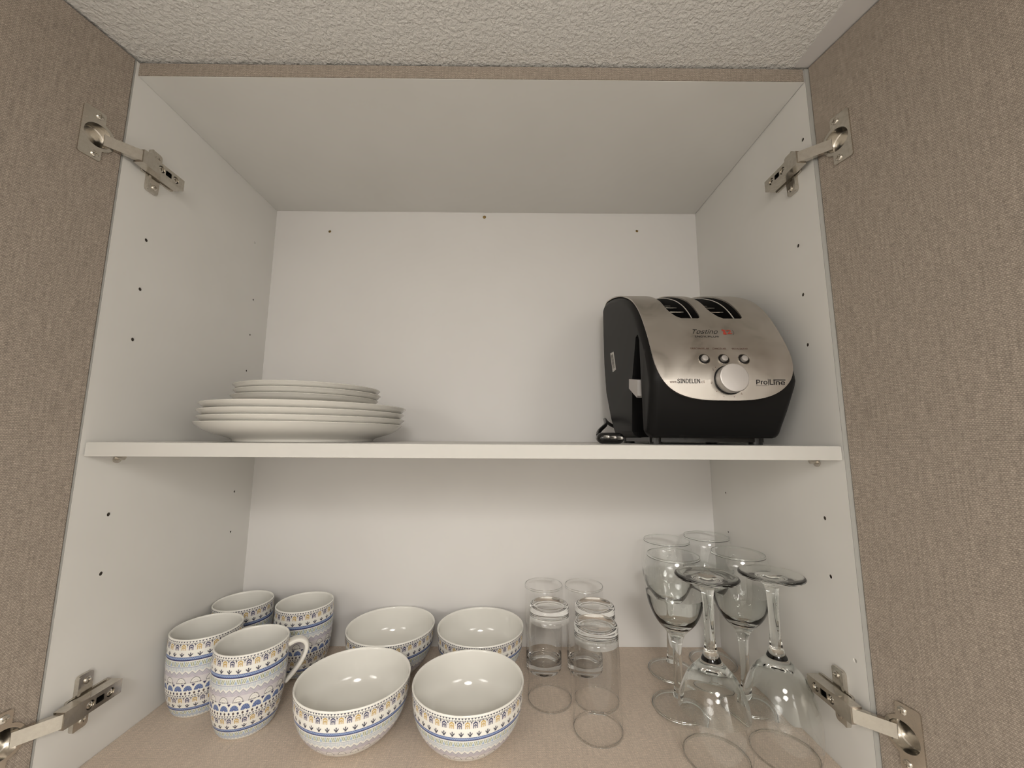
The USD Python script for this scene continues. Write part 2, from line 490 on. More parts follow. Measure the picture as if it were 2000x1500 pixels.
def screw_head(p, ax, r=0.0032, h=0.0012):
    """Cross-head screw at p, facing along ax."""
    p, ax = np.asarray(p, float), np.asarray(ax, float) / np.linalg.norm(ax)
    t = lathe([(0, -h), (r, -h), (r, 0.0), (r * 0.8, h * 0.55), (r * 0.4, h * 0.75), (0, h * 0.8)], 24)
    m = man(t)
    if m.volume() < 0:
        t.invert()
        m = man(t)
    a = r * 0.62
    m = m - man(bx(-a, a, -r * 0.15, r * 0.15, -h * 0.2, h * 2)) - man(bx(-r * 0.15, r * 0.15, -a, a, -h * 0.2, h * 2))
    t = tri(m)
    R = trimesh.geometry.align_vectors([0, 0, 1], ax)
    R[:3, 3] = p
    t.apply_transform(R)
    return t


def make_hinge(s, hz, rise):
    """rise: +1 when the mounting plate's screw wing that shows lies below (top hinges), only the shape differs little."""
    def side(t):               # (off the side panel, y, z) -> world
        v = t.vertices.copy()
        w = np.c_[s * (H - v[:, 0]), v[:, 1], v[:, 2] + hz]
        t2 = trimesh.Trimesh(w, t.faces, process=False)
        if t2.volume < 0:
            t2.invert()
        return t2
    # mounting plate: base strip and two wings, 2 mm and 5 mm thick
    wings = unary_union([rrect(0.0245, 0.0405, -0.026, 0.026, 0.0035), rrect(0.017, 0.060, -0.0075, 0.0075, 0.002)])
    plate = man(prism(wings, 0.0002, 0.0028, "x"))
    raised = man(prism(rrect(0.018, 0.062, -0.0052, 0.0052, 0.001), 0.0028, 0.0085, "x"))
    for z in (-1, 1):
        lip = man(prism(rrect(0.0245, 0.0275, z * 0.0165 - 0.0085, z * 0.0165 + 0.0085, 0.0012), 0.0028, 0.0046, "x"))
        plate += lip
    plate += raised
    hinge = obj("hinge", side(tri(plate)), "nickel", cab, at_world=True, label="nickel hinge, %s" % ("upper" if hz > 0.3 else "lower"))
    for z in (-1, 1):
        obj("plate_screw", side(screw_head((0.0034, 0.0345, z * 0.0185), (1, 0, 0), 0.0034)), "nickel", hinge, at_world=True)
    # arm: U channel, waisted, with a window and two screws
    out = Polygon([(0.0035, -0.0072), (0.018, -0.0078), (0.026, -0.0066), (0.058, -0.0064), (0.058, 0.0064), (0.026, 0.0066), (0.018, 0.0078), (0.0035, 0.0072)]).buffer(0.0006, quad_segs=3)
    arm = man(prism(out, 0.0058, 0.0168, "x"))
    inner = Polygon([(-0.01, -0.0058), (0.018, -0.0062), (0.026, -0.0054), (0.0570, -0.0053), (0.0570, 0.0053), (0.026, 0.0054), (0.018, 0.0062), (-0.01, 0.0058)])
    arm -= man(prism(inner, 0.0, 0.0154, "x"))
    arm -= man(prism(rrect(0.0320, 0.0400, -0.0030, 0.0030, 0.0008), 0.0, 0.03, "x"))
    for y in (0.0265, 0.0465):
        arm -= man(cyl((0.0, y, 0), (0.03, y, 0), 0.0041, 24))
    # sloping tail: shave the far end
    arm -= man(prism(Polygon([(0.046, 0.0172), (0.075, 0.0105), (0.075, 0.03), (0.046, 0.03)]), -0.02, 0.02, "z")) if False else m3.Manifold()
    obj("arm", side(tri(arm)), "nickel", hinge, at_world=True)
    obj("arm_core", side(bx(0.0086, 0.0112, 0.020, 0.0565, -0.0050, 0.0050)), "glossy_black", hinge, at_world=True)
    for y in (0.0265, 0.0465):
        obj("arm_screw", side(screw_head((0.0150, y, 0), (1, 0, 0), 0.0037, 0.0016)), "nickel", hinge, at_world=True)
    # knuckle and link between the arm's nose and the cup
    p0, d, n = door_frame(s)
    nose = np.array([s * (H - 0.0135), 0.0070, hz])
    dive = to_door(s, [(0.0158, -0.0012, hz)])[0]
    e = dive - nose
    L = np.linalg.norm(e)
    e /= L
    w = np.cross(e, [0, 0, 1.0])
    if w @ n < 0:
        w = -w
    lk = Polygon([(-0.002, -0.0014), (L, -0.0014), (L, 0.0014), (0.004, 0.0034), (0.0, 0.0030), (-0.002, 0.0012)]).buffer(0.0005, quad_segs=3)
    t = prism(lk, -0.0062, 0.0062)
    v = nose + t.vertices[:, :1] * e + t.vertices[:, 1:2] * w + t.vertices[:, 2:3] * np.array([0, 0, 1.0])
    t = trimesh.Trimesh(v, t.faces, process=False)
    if t.volume < 0:
        t.invert()
    obj("link", t, "nickel", hinge, at_world=True)
    obj("hinge_pin", cyl(nose + [0, 0.001, -0.0066], nose + [0, 0.001, 0.0066], 0.0019, 16), "nickel", hinge, at_world=True)
    # cup: flange plate with round lobe towards the edge, and a round well
    flange = unary_union([rrect(0.0180, 0.0372, -0.0270, 0.0270, 0.0025), Point(CUP_S + 0.0005, 0).buffer(0.0158, quad_segs=16).intersection(sbox(0, -0.1, 0.03, 0.1))])
    fl = man(prism(Polygon(flange.exterior), 0.0002, 0.0018))           # (along, z) extruded off the face
    t = tri(fl)
    t = trimesh.Trimesh(t.vertices[:, [0, 2, 1]], t.faces, process=False)
    if t.volume < 0:
        t.invert()
    m_ = man(t) - man(cyl((CUP_S, -0.02, 0), (CUP_S, 0.02, 0), 0.0124, 40))
    well = lathe([(0, -0.0118), (0.0124, -0.0118), (0.0134, -0.0108), (0.0134, 0.0004), (0.0125, 0.0006), (0.0125, -0.0098), (0.0116, -0.0108), (0, -0.0108)], 40)
    well = trimesh.Trimesh(well.vertices[:, [0, 2, 1]] + [CUP_S + 0.0015 - 0.0015, 0, 0], well.faces, process=False)
    c = join(m_, well)
    c.apply_translation([0, 0, hz])
    obj("cup_plate", in_door(s, c), "nickel", hinge, at_world=True)
    for z in (-1, 1):
        sc = screw_head((0.0235, 0.0024, z * 0.0212 + hz), (0, 1, 0), 0.0034)
        obj("cup_screw", in_door(s, sc), "nickel", hinge, at_world=True)


for s in (-1, 1):
    for hz in HINGES[s]:
        make_hinge(s, hz, 1)

# ------------------------------------------------------------------ printed ceramic
INK = {k: srgb(*v) for k, v in dict(white=(240, 238, 231), navy=(58, 60, 98), dark=(62, 62, 78), mustard=(196, 164, 92), blue=(96, 116, 172), pale_blue=(168, 186, 208),
                                    olive=(150, 154, 98), lilac=(203, 196, 205), grey=(172, 172, 182), brown=(84, 70, 70), pinkish=(222, 211, 208), mint=(200, 208, 208)).items()}


def house_cols(k):
    return np.where((k % 2 == 0)[..., None], INK["navy"], INK["mustard"])


def band(v, v0, v1):
    return (v >= v0) & (v < v1), (v - v0) / (v1 - v0)


def cell(u, period, shift=0.0):
    t = u / period + shift
    k = np.floor(t)
    return (t - k) * 2 - 1, k


def tri_wave(a):
    return np.abs(((a / 2 + 0.5) % 1) * 2 - 1)


def paint(u, v, bands, scale):
    """Folk-pattern print. u in mm round the piece, v from 0 at the rim to 1 at the foot; bands: list of (kind, v0, v1); scale: circumference in mm."""
    c = np.empty(u.shape + (3,))
    c[:] = INK["white"]

    def put(mask, col):
        c[mask] = col[mask] if getattr(col, "ndim", 1) > 1 else col

    def per(p):
        return scale / round(scale / p / 2) / 2
    for kind, v0, v1 in bands:
        inside, b = band(v, v0, v1)
        if not inside.any():
            continue
        if kind == "dashes":
            a, k = cell(u, per(3.2))
            put(inside & (b < 0.42) & (np.abs(a) < 0.75 * (1 - b / 0.42) + 0.12), INK["dark"])
            a, k = cell(u, per(1.6), 0.5)
            put(inside & (b > 0.58) & (np.abs(a) < 0.5), INK["dark"])
        elif kind == "houses":
            a, k = cell(u, per(7.9))
            put(inside, INK["pinkish"] * 0.35 + INK["white"] * 0.65)
            col = house_cols(k)
            m = (np.abs(b - (0.10 + 0.52 * np.abs(a) ** 1.3)) < 0.12) & (np.abs(a) < 0.62)
            m |= (np.abs(np.abs(a) - 0.45) < 0.11) & (b > 0.42)
            m |= (np.abs(b - (0.45 + 0.6 * np.abs(a))) < 0.11) & (np.abs(a) < 0.3)
            m |= (np.abs(a) < 0.09) & (b > 0.62)
            put(inside & m, col)
            a2, _ = cell(u, per(7.9), 0.5)
            put(inside & (b < 0.26) & (np.abs(a2) < 0.22 - 0.5 * b), INK["dark"])
            put(inside & (np.abs(b - 0.42) < 0.07) & (np.abs(a2) < 0.1), INK["grey"])
        elif kind == "sprigs":
            a, k = cell(u, per(9.0))
            m = (np.abs(a) < 0.07) | ((np.abs(b - (0.82 - 0.95 * np.abs(a))) < 0.17) & (np.abs(a) < 0.52)) | ((b < 0.42) & (np.abs(a) < 0.13)) | ((b > 0.86) & (np.abs(a) < 0.22))
            put(inside & m, INK["dark"])
        elif kind == "blue":
            put(inside, INK["blue"])
            a, k = cell(u, per(2.2))
            put(inside & (np.abs(b - 0.25 - 0.3 * np.abs(a)) < 0.10), INK["pale_blue"])
            put(inside & (b > 0.72), INK["navy"])
            put(inside & (b < 0.10), INK["navy"] * 0.6 + INK["blue"] * 0.4)
        elif kind == "olive":
            put(inside, INK["mint"] * 0.5 + INK["white"] * 0.5)
            a, k = cell(u, per(10.5))
            z1 = np.where(a < 0, -1, 1) * a
            m = (np.abs(((z1 * 2.1 - b * 0.8) % 0.72) - 0.36) < 0.15) & (b > 0.10) & (b < 0.92) & (z1 > 0.14) & (z1 < 0.92)
            put(inside & m, INK["olive"])
            put(inside & (b > 0.30 + 2.2 * np.abs(a)) & (np.abs(a) < 0.25), INK["pale_blue"])
            put(inside & (z1 > 0.93), INK["pale_blue"])
        elif kind == "line":
            put(inside, INK["grey"] * 0.55 + INK["blue"] * 0.45)
        elif kind == "hatch":
            a, k = cell(u, per(1.05))
            za, _ = cell(u, per(6.8))
            put(inside & (np.abs(a) < 0.42) & (b < 0.55 + 0.42 * np.abs(za)), INK["pale_blue"] * 0.92)
        elif kind == "zigzag":
            a, k = cell(u, per(6.8))
            t = np.abs(a)
            put(inside & (b > 0.16 + 0.42 * t), INK["lilac"])
            put(inside & (np.abs(b - 0.16 - 0.42 * t) < 0.08), INK["grey"])
            put(inside & (np.abs(b - 0.46 - 0.42 * t) < 0.05), INK["grey"] * 0.5 + INK["lilac"] * 0.5)
        elif kind == "arcs":
            put(inside, INK["lilac"] * 0.55 + INK["white"] * 0.45)
            a, k = cell(u, per(15.0))
            y = (1 - b) * 0.82
            rho, ang = np.hypot(a * 1.15, y), np.arctan2(y, a)
            put(inside & (rho < 0.72), INK["white"])
            put(inside & (np.abs(rho - 0.74) < 0.055) & (((ang * 5.1) % 1) < 0.6), INK["dark"])
            put(inside & (b > 0.84) & (np.abs(a) < 0.74) & (((a * 6.0) % 1) < 0.55), INK["dark"])
            put(inside & (np.abs(rho - 0.45) < 0.03), INK["lilac"])
        elif kind == "fans":
            a, k = cell(u, per(11.0))
            y = (1 - b) * 1.05
            rho, ang = np.hypot(a, y), np.arctan2(y, a)
            m = (rho < 0.82) & (rho > 0.12)
            rays = (np.abs(((ang / np.pi * 7) % 1) - 0.5) > 0.40) & (rho > 0.32)
            put(inside & m, INK["blue"] * 0.75 + INK["navy"] * 0.25)
            put(inside & m & rays, INK["pale_blue"])
            a2, _ = cell(u, per(11.0), 0.5)
            put(inside & (b < 0.42) & (np.abs(a2) < 0.36 * (1 - b / 0.42)), INK["navy"])
        elif kind == "spades":
            a, k = cell(u, per(4.6))
            m = (np.hypot(a * 1.1, (b - 0.55) * 1.7) < 0.52) | ((np.abs(a) < 0.5 * b) & (b < 0.5) & (b > 0.1)) | ((np.abs(a) < 0.12) & (b > 0.7))
            col = np.where((k % 2 == 0)[..., None], INK["brown"], INK["navy"] * 0.7 + INK["brown"] * 0.3)
            put(inside & m, col)
        elif kind == "edge_hatch":
            a, k = cell(u, per(1.05))
            za, _ = cell(u, per(4.4))
            put(inside & (b < 0.45 + 0.5 * np.abs(za)), INK["pale_blue"] * 0.4 + INK["white"] * 0.6)
            put(inside & (np.abs(a) < 0.42) & (b < 0.45 + 0.5 * np.abs(za)), INK["pale_blue"] * 0.85)
    return c


MUG_BANDS = [("dashes", 0.008, 0.045), ("houses", 0.045, 0.112), ("sprigs", 0.140, 0.185), ("blue", 0.192, 0.238), ("olive", 0.246, 0.305), ("line", 0.311, 0.318),
             ("hatch", 0.318, 0.372), ("zigzag", 0.352, 0.440), ("arcs", 0.432, 0.508), ("fans", 0.516, 0.598), ("spades", 0.604, 0.648), ("dashes", 0.654, 0.688),
             ("houses", 0.688, 0.748), ("sprigs", 0.766, 0.810), ("blue", 0.818, 0.854), ("olive", 0.860, 0.905), ("line", 0.909, 0.915), ("edge_hatch", 0.915, 0.962)]
BOWL_BANDS = [("dashes", 0.012, 0.060), ("houses", 0.060, 0.145), ("sprigs", 0.185, 0.250), ("blue", 0.262, 0.308), ("olive", 0.318, 0.392), ("line", 0.402, 0.410),
              ("hatch", 0.412, 0.490), ("zigzag", 0.470, 0.600), ("arcs", 0.590, 0.700)]


def printed_lathe(outer, rest, nu, nv, bands, r_ref):
    """outer: wall profile from foot to rim, printed; rest: the remaining profile (rim, inside), plain white."""
    po = spline(outer, nv)
    s = np.r_[0, np.cumsum(np.linalg.norm(np.diff(po, axis=0), axis=1))]
    v = 1 - s / s[-1]
    scale = 2 * np.pi * r_ref * 1000
    ss = 3
    du = scale / nu
    dv = abs(v[1] - v[0])
    acc = 0
    for i in range(ss):
        for j in range(ss):
            uu = (np.arange(nu) + (i + 0.5) / ss - 0.5) * du
            vv = v + ((j + 0.5) / ss - 0.5) * dv
            U, V = np.meshgrid(uu, vv)
            acc = acc + paint(U, V, bands, scale)
    col = (acc / ss / ss).reshape(-1, 3)
    prof = np.vstack([[(0, outer[0][1] + 0.0012)], [(outer[0][0] - 0.004, outer[0][1] + 0.0012)], [(outer[0][0] - 0.0025, outer[0][1])], po, rest])
    t = lathe(prof, nu)
    white = np.tile(INK["white"], (len(t.vertices), 1))
    start = 1 + 2 * nu
    white[start:start + nu * nv] = col
    return t, white


MUG_H, BOWL_H = 0.0910, 0.0612
mug_outer = [(0.0262, 0.0), (0.0285, 0.0022), (0.0320, 0.0100), (0.0354, 0.0230), (0.0376, 0.0400), (0.0386, 0.0560), (0.0388, 0.0720), (0.0386, 0.0840), (0.03845, MUG_H - 0.001)]
mug_rest = [(0.0380, MUG_H - 0.0003), (0.0375, MUG_H), (0.0369, MUG_H - 0.0004), (0.0364, MUG_H - 0.0013), (0.0362, MUG_H - 0.0027)] + \
    [tuple(p) for p in spline([(0.0363, 0.0850), (0.0369, 0.0700), (0.0370, 0.0550), (0.0362, 0.0400), (0.0338, 0.0230), (0.0300, 0.0110), (0.0240, 0.0055), (0.0120, 0.0042), (0.0, 0.0040)], 30)]
mug_mesh, mug_col = printed_lathe(mug_outer, mug_rest, 640, 230, MUG_BANDS, 0.0382)


def mug_handle():
    """Ear handle: a flat strap, broad at the top, running down to a thin tip."""
    path = spline([(0.0379, 0.0780), (0.0450, 0.0805), (0.0525, 0.0795), (0.0575, 0.0745), (0.0580, 0.0670), (0.0550, 0.0580), (0.0500, 0.0495), (0.0445, 0.0425), (0.0400, 0.0375), (0.0369, 0.0345)], 44)
    t = np.gradient(path, axis=0)
    t /= np.linalg.norm(t, axis=1)[:, None]
    k = np.linspace(0, 1, len(path))
    half = np.interp(k, [0, 0.12, 0.35, 0.75, 1], [0.0075, 0.0062, 0.0058, 0.0050, 0.0032])
    thick = np.interp(k, [0, 0.15, 0.5, 0.9, 1], [0.0036, 0.0030, 0.0027, 0.0025, 0.0022])
    th = np.linspace(0, 2 * np.pi, 20, endpoint=False)
    ex = np.sign(np.cos(th)) * np.abs(np.cos(th)) ** 0.7
    ey = np.sign(np.sin(th)) * np.abs(np.sin(th)) ** 0.7
    v = []
    for (r, z), (tr, tz), h, w in zip(path, t, half, thick):
        nr, nz = tz, -tr
        v.append(np.c_[r + nr * w * ex, h * ey, z + nz * w * ex])
    v = np.vstack(v)
    n = 20
    f = []
    for i in range(len(path) - 1):
        for j in range(n):
            p0, p1, q0, q1 = i * n + j, i * n + (j + 1) % n, (i + 1) * n + j, (i + 1) * n + (j + 1) % n
            f += [[p0, p1, q1], [p0, q1, q0]]
    t_ = trimesh.Trimesh(v, f, process=False)
    c0, c1 = v[:n].mean(0), v[-n:].mean(0)
    vv = np.vstack([v, c0, c1])
    for j in range(n):
        f += [[len(v), (j + 1) % n, j], [len(v) + 1, len(v) - n + j, len(v) - n + (j + 1) % n]]
    t_ = trimesh.Trimesh(vv, f, process=False)
    if t_.volume < 0:
        t_.invert()
    return t_


MUGS = [((-0.2591, 0.1037), 28.0, "patterned ceramic mug in front with its white handle out to the right"),
        ((-0.3383, 0.1378), 14.0, "patterned ceramic mug against the left side panel, left of the mug whose handle shows"),
        ((-0.3450, 0.2172), 122.0, "patterned ceramic mug in the back left corner, mostly hidden behind two mugs"),
        ((-0.2528, 0.2136), 115.5, "patterned ceramic mug at the back board, between the corner mug and the bowls")]
g = "blue folk-pattern mugs"
(mx, my), rz, lb = MUGS[0]
mug = thing("mug", lb, "mug", (mx, my, 0.0), rz, g)
obj("body", mug_mesh, "ceramic_print", mug, smooth=True, color=mug_col)
obj("handle", mug_handle(), "ceramic_white", mug, smooth=True, label="plain white ear-shaped handle")
for (mx, my), rz, lb in MUGS[1:]:
    copy(mug, lb, (mx, my, 0.0), rz, g)

bowl_outer = [(0.0295, 0.0), (0.0340, 0.0018), (0.0420, 0.0072), (0.0512, 0.0172), (0.0580, 0.0300), (0.0612, 0.0440), (0.0620, 0.0540), (0.0622, BOWL_H - 0.0012)]
bowl_rest = [(0.0619, BOWL_H - 0.0003), (0.0614, BOWL_H), (0.0608, BOWL_H - 0.0004), (0.0602, BOWL_H - 0.0013), (0.0598, BOWL_H - 0.0027)] + \
    [tuple(p) for p in spline([(0.0596, 0.0560), (0.0588, 0.0450), (0.0558, 0.0310), (0.0490, 0.0195), (0.0400, 0.0105), (0.0290, 0.0058), (0.0150, 0.0044), (0.0, 0.0042)], 34)]
bowl_mesh, bowl_col = printed_lathe(bowl_outer, bowl_rest, 900, 190, BOWL_BANDS, 0.0622)
BOWLS = [((-0.1298, 0.0866), 10.0, "patterned ceramic bowl, front one next to the mugs"),
         ((0.0008, 0.0810), 77.0, "patterned ceramic bowl, front one nearest the glasses"),
         ((-0.1250, 0.2118), 140.0, "patterned ceramic bowl at the back board, next to the mugs"),
         ((0.0049, 0.2100), 215.0, "patterned ceramic bowl at the back board, next to the upright tumblers")]
g = "blue folk-pattern bowls"
(bx_, by_), rz, lb = BOWLS[0]
bowl = thing("bowl", lb, "bowl", (bx_, by_, 0.0), rz, g)
obj("body", bowl_mesh, "ceramic_print", bowl, smooth=True, color=bowl_col)
for (bx_, by_), rz, lb in BOWLS[1:]:
    copy(bowl, lb, (bx_, by_, 0.0), rz, g)

# ------------------------------------------------------------------ tumblers
TH = 0.1152
tum_wall = [(0.0256, 0.0200), (0.0266, 0.050), (0.0273, 0.080), (0.0279, TH - 0.0030)]
tum_rim = [(0.0279, TH - 0.0030), (0.0279, TH - 0.0008), (0.02765, TH - 0.0001), (0.0272, TH), (0.02675, TH - 0.0004), (0.0265, TH - 0.0014), (0.0268, TH - 0.0026), (0.0279, TH - 0.0030)]
tum_base = [(0.0, 0.0030), (0.0120, 0.0026), (0.0185, 0.0012), (0.0208, 0.0002), (0.0222, 0.0), (0.0238, 0.0004), (0.0250, 0.0018), (0.0253, 0.0040), (0.0256, 0.0200),
            (0.0249, 0.0165), (0.0241, 0.0138), (0.0226, 0.0122), (0.0200, 0.0114), (0.0150, 0.0110), (0.0, 0.0108)]


def make_tumbler(lb, loc, inverted, g):
    t = thing("tumbler", lb, "glass", loc, 0.0, g)
    k = (lambda m: flipz(m, TH)) if inverted else (lambda m: m)
    obj("wall", k(lathe(tum_wall, 72)), "thin_clear_glass", t, smooth=40)
    obj("rim", k(lathe(tum_rim, 72)), "clear_glass", t, smooth=40)
    obj("base", k(lathe(tum_base, 72)), "clear_glass", t, smooth=40, label="thick clear base")
    return t


g1, g2 = "upright straight tumblers", "upside-down straight tumblers"
t1 = make_tumbler("clear straight tumbler standing upright at the back, left one of the two upright", (0.0969, 0.2173, 0.0), False, g1)
copy(t1, "clear straight tumbler standing upright at the back, right one of the two upright", (0.1561, 0.2148, 0.0), 0.0, g1)
t2 = make_tumbler("clear tumbler upside down beside the bowls, left of the two others upside down", (0.0984, 0.1474, 0.0), True, g2)
copy(t2, "clear tumbler upside down in the middle, half hidden by the one in front", (0.1580, 0.1458, 0.0), 0.0, g2)
copy(t2, "clear tumbler upside down nearest the front of the cabinet", (0.1482, 0.0933, 0.0), 0.0, g2)

# ------------------------------------------------------------------ stemmed glasses
WH = 0.1816
foot_sheet = spline([(0.0305, 0.0036), (0.0250, 0.0046), (0.0170, 0.0066), (0.0110, 0.0098), (0.0075, 0.0140)], 22)
foot_edge = [(0.0290, 0.0006), (0.0308, 0.0), (0.0323, 0.0006), (0.0330, 0.0018), (0.0326, 0.0028), (0.0305, 0.0036), (0.0292, 0.0022), (0.0290, 0.0006)]
foot_solid = np.vstack([[(0.0, 0.0024), (0.0150, 0.0020), (0.0250, 0.0009), (0.0308, 0.0), (0.0323, 0.0006), (0.0330, 0.0018), (0.0326, 0.0028)], foot_sheet, [(0.0, 0.0140)]])
stem_p = spline([(0.0075, 0.0140), (0.0061, 0.0200), (0.0054, 0.0300), (0.0051, 0.0450), (0.0052, 0.0600), (0.0058, 0.0720), (0.0074, 0.0800)], 26)
bowl_o = spline([(0.0074, 0.0800), (0.0108, 0.0870), (0.0165, 0.0937), (0.0232, 0.1012), (0.0292, 0.1120), (0.0335, 0.1245), (0.0358, 0.1380), (0.0365, 0.1500), (0.0359, 0.1620), (0.0344, 0.1720), (0.0322, WH - 0.0028)], 46)
cut_o = int(np.argmax(bowl_o[:, 1] > 0.134))
kr, kz = bowl_o[cut_o]
wine_bowl = bowl_o[cut_o:]
wine_rim = [(0.0322, WH - 0.0028), (0.0320, WH - 0.0007), (0.0317, WH - 0.0001), (0.0313, WH), (0.0309, WH - 0.0003), (0.0308, WH - 0.0012), (0.0312, WH - 0.0024), (0.0322, WH - 0.0028)]
wine_stem = np.vstack([[(0.0, 0.0142)], stem_p, bowl_o[1:cut_o + 1], spline([(kr, kz), (0.0330, 0.1265), (0.0285, 0.1150), (0.0222, 0.1048), (0.0140, 0.0985), (0.0065, 0.0958), (0.0, 0.0952)], 34)[1:]])


def make_wine(lb, loc, inverted, g):
    t = thing("wine_glass", lb, "wine glass", loc, 0.0, g)
    k = (lambda m: flipz(m, WH)) if inverted else (lambda m: m)
    obj("bowl", k(lathe(wine_bowl, 80)), "thin_green_glass", t, smooth=40)
    obj("rim", k(lathe(wine_rim, 80)), "green_glass", t, smooth=40)
    obj("stem", k(lathe(wine_stem, 80)), "green_glass", t, smooth=40)
    if inverted:                     # held up in the air: the whole foot as one solid
        obj("foot", k(lathe(foot_solid, 80)), "green_glass", t, smooth=40)
    else:
        ft = obj("foot", k(lathe(foot_sheet, 80)), "thin_green_glass", t, smooth=40)
        obj("foot_edge", k(lathe(foot_edge, 80)), "green_glass", ft, smooth=40)
    return t


g1, g2 = "upright stemmed glasses", "upside-down stemmed glasses"
w1 = make_wine("stemmed wine glass standing upright, front left of the four upright ones", (0.2577, 0.1315, 0.0), False, g1)
copy(w1, "stemmed wine glass standing upright at the back board, behind the front left one", (0.2793, 0.2087, 0.0), 0.0, g1)
copy(w1, "stemmed wine glass standing upright in the back right corner", (0.3505, 0.2334, 0.0), 0.0, g1)
copy(w1, "stemmed wine glass standing upright against the right side panel", (0.3475, 0.1418, 0.0), 0.0, g1)
w2 = make_wine("stemmed wine glass upside down in front, left one of the two upside down", (0.2632, 0.0537, 0.0), True, g2)
copy(w2, "stemmed wine glass upside down in front, next to the lower right hinge", (0.3385, 0.0603, 0.0), 0.0, g2)

# ------------------------------------------------------------------ plates on the shelf


def plate_mesh(R, foot, h, n=120):
    """Coupe plate: foot ring, flat flare, steep rounded edge."""
    w = R - foot
    o = np.vstack([[(foot, 0.0), (foot + 0.0014, 0.0006), (foot + 0.0022, 0.0030)],
                   spline([(foot + 0.0040, 0.0042), (foot + w * 0.35, 0.0042 + (h - 0.0042) * 0.18), (foot + w * 0.70, 0.0042 + (h - 0.0042) * 0.45), (R - 0.0058, h - 0.0062), (R - 0.0016, h - 0.0022)], 18)])
    rim = [(R - 0.0002, h - 0.0011), (R, h - 0.0006), (R - 0.0006, h - 0.0001), (R - 0.0016, h), (R - 0.0026, h - 0.0004)]
    i = spline([(R - 0.0040, h - 0.0012), (R - 0.0085, h - 0.0050), (foot + w * 0.66, 0.0042 + (h - 0.0042) * 0.42 + 0.0026), (foot + w * 0.30, 0.0042 + (h - 0.0042) * 0.15 + 0.0020), (foot - 0.001, 0.0056), (foot - 0.008, 0.0051), (foot * 0.5, 0.0050), (0.0, 0.0050)], 28)
    under = [(0.0, 0.0022), (foot - 0.006, 0.0022), (foot - 0.0035, 0.0006), (foot - 0.002, 0.0)]
    return lathe(np.vstack([under, o, rim, i]), n)


PX, PY = -0.2245, 0.1300
gd, gs = "white dinner plates in the stack", "white side plates in the stack"
dinner = [("large white plate at the bottom of the stack, its round foot on the shelf", 0.0, -0.0012),
          ("large white plate, second from the bottom of the stack", 0.0071, 0.0015),
          ("large white plate, third from the bottom of the stack", 0.0147, 0.0010),
          ("large white plate, topmost of the large ones, under the small plates", 0.0228, 0.0030)]
pm = plate_mesh(0.1222, 0.0815, 0.0232)
p0_ = None
for lb, dz, dx in dinner:
    loc = (PX + dx, PY, ZS + dz)
    if p0_ is None:
        p0_ = thing("dinner_plate", lb, "plate", loc, 0.0, gd)
        obj("dish", pm, "porcelain", p0_, smooth=40)
    else:
        copy(p0_, lb, loc, 0.0, gd)
top = ZS + 0.0228 + 0.0050
side_ = [("small white plate, lowest of the three on top of the large plates", 0.0102, -0.0020),
         ("small white plate, middle one of the three on top of the large plates", 0.0172, 0.0012),
         ("small white plate on the very top of the stack", 0.0242, 0.0)]
sm = plate_mesh(0.0885, 0.0560, 0.0190)
s0_ = None
for lb, dz, dx in side_:
    loc = (PX + dx, PY, top + dz)
    if s0_ is None:
        s0_ = thing("side_plate", lb, "plate", loc, 0.0, gs)
        obj("dish", sm, "porcelain", s0_, smooth=40)
    else:
        copy(s0_, lb, loc, 0.0, gs)

# ------------------------------------------------------------------ toaster
TX, THW = 0.280, 0.081
toaster = thing("toaster", "black and brushed steel two-slot toaster at the right end of the shelf", "toaster", (TX, 0.13, ZS))
PROF = [(0.018, 0.393), (0.0222, 0.414), (0.0318, 0.437), (0.0458, 0.461), (0.0628, 0.484), (0.0808, 0.501), (0.098, 0.5125), (0.120, 0.5235), (0.148, 0.5345), (0.185, 0.5450), (0.208, 0.5495), (0.224, 0.5505), (0.2345, 0.5465), (0.2392, 0.5370)]
front = [(0.052, 0.3310), (0.0475, 0.3350), (0.0330, 0.3600), (0.0205, 0.3850)]
rear = [(0.2400, 0.5250), (0.2400, 0.4500), (0.2310, 0.4000), (0.2130, 0.3560), (0.1960, 0.3350), (0.1920, 0.3310)]
arc = spline(PROF, 60)
body_poly = Polygon(np.vstack([front, arc, rear]))


def shape_x(t):
    """The body narrows a little towards its bottom."""
    v = t.vertices.copy()
    k = np.clip((0.40 - v[:, 2]) / 0.07, 0, 1)
    v[:, 0] = TX + (v[:, 0] - TX) * (1 - 0.055 * k ** 1.3)
    return trimesh.Trimesh(v, t.faces, process=False)


def rounded_body():
    steps = [(0.0, 0.0095), (0.0012, 0.0062), (0.0032, 0.0032), (0.0060, 0.0012), (0.0100, 0.0)]
    ring = np.array(body_poly.exterior.coords)[:-1]
    secs = []
    for off, inset in steps:
        secs.append((TX - THW + off, inset))
    secs += [(TX + THW - off, inset) for off, inset in steps[::-1]]
    # inset every section towards the body's middle line by offsetting along its normals
    c = ring
    tng = np.roll(c, -1, 0) - np.roll(c, 1, 0)
    tng /= np.linalg.norm(tng, axis=1)[:, None]
    nrm = np.c_[tng[:, 1], -tng[:, 0]]
    if Polygon(c + nrm * 1e-4).area > body_poly.area:
        nrm = -nrm
    n = len(c)
    v = []
    for x, ins in secs:
        q = c + nrm * ins
        v.append(np.c_[np.full(n, x), q])
    return trimesh.convex.convex_hull(np.vstack(v))


body = man(rounded_body())
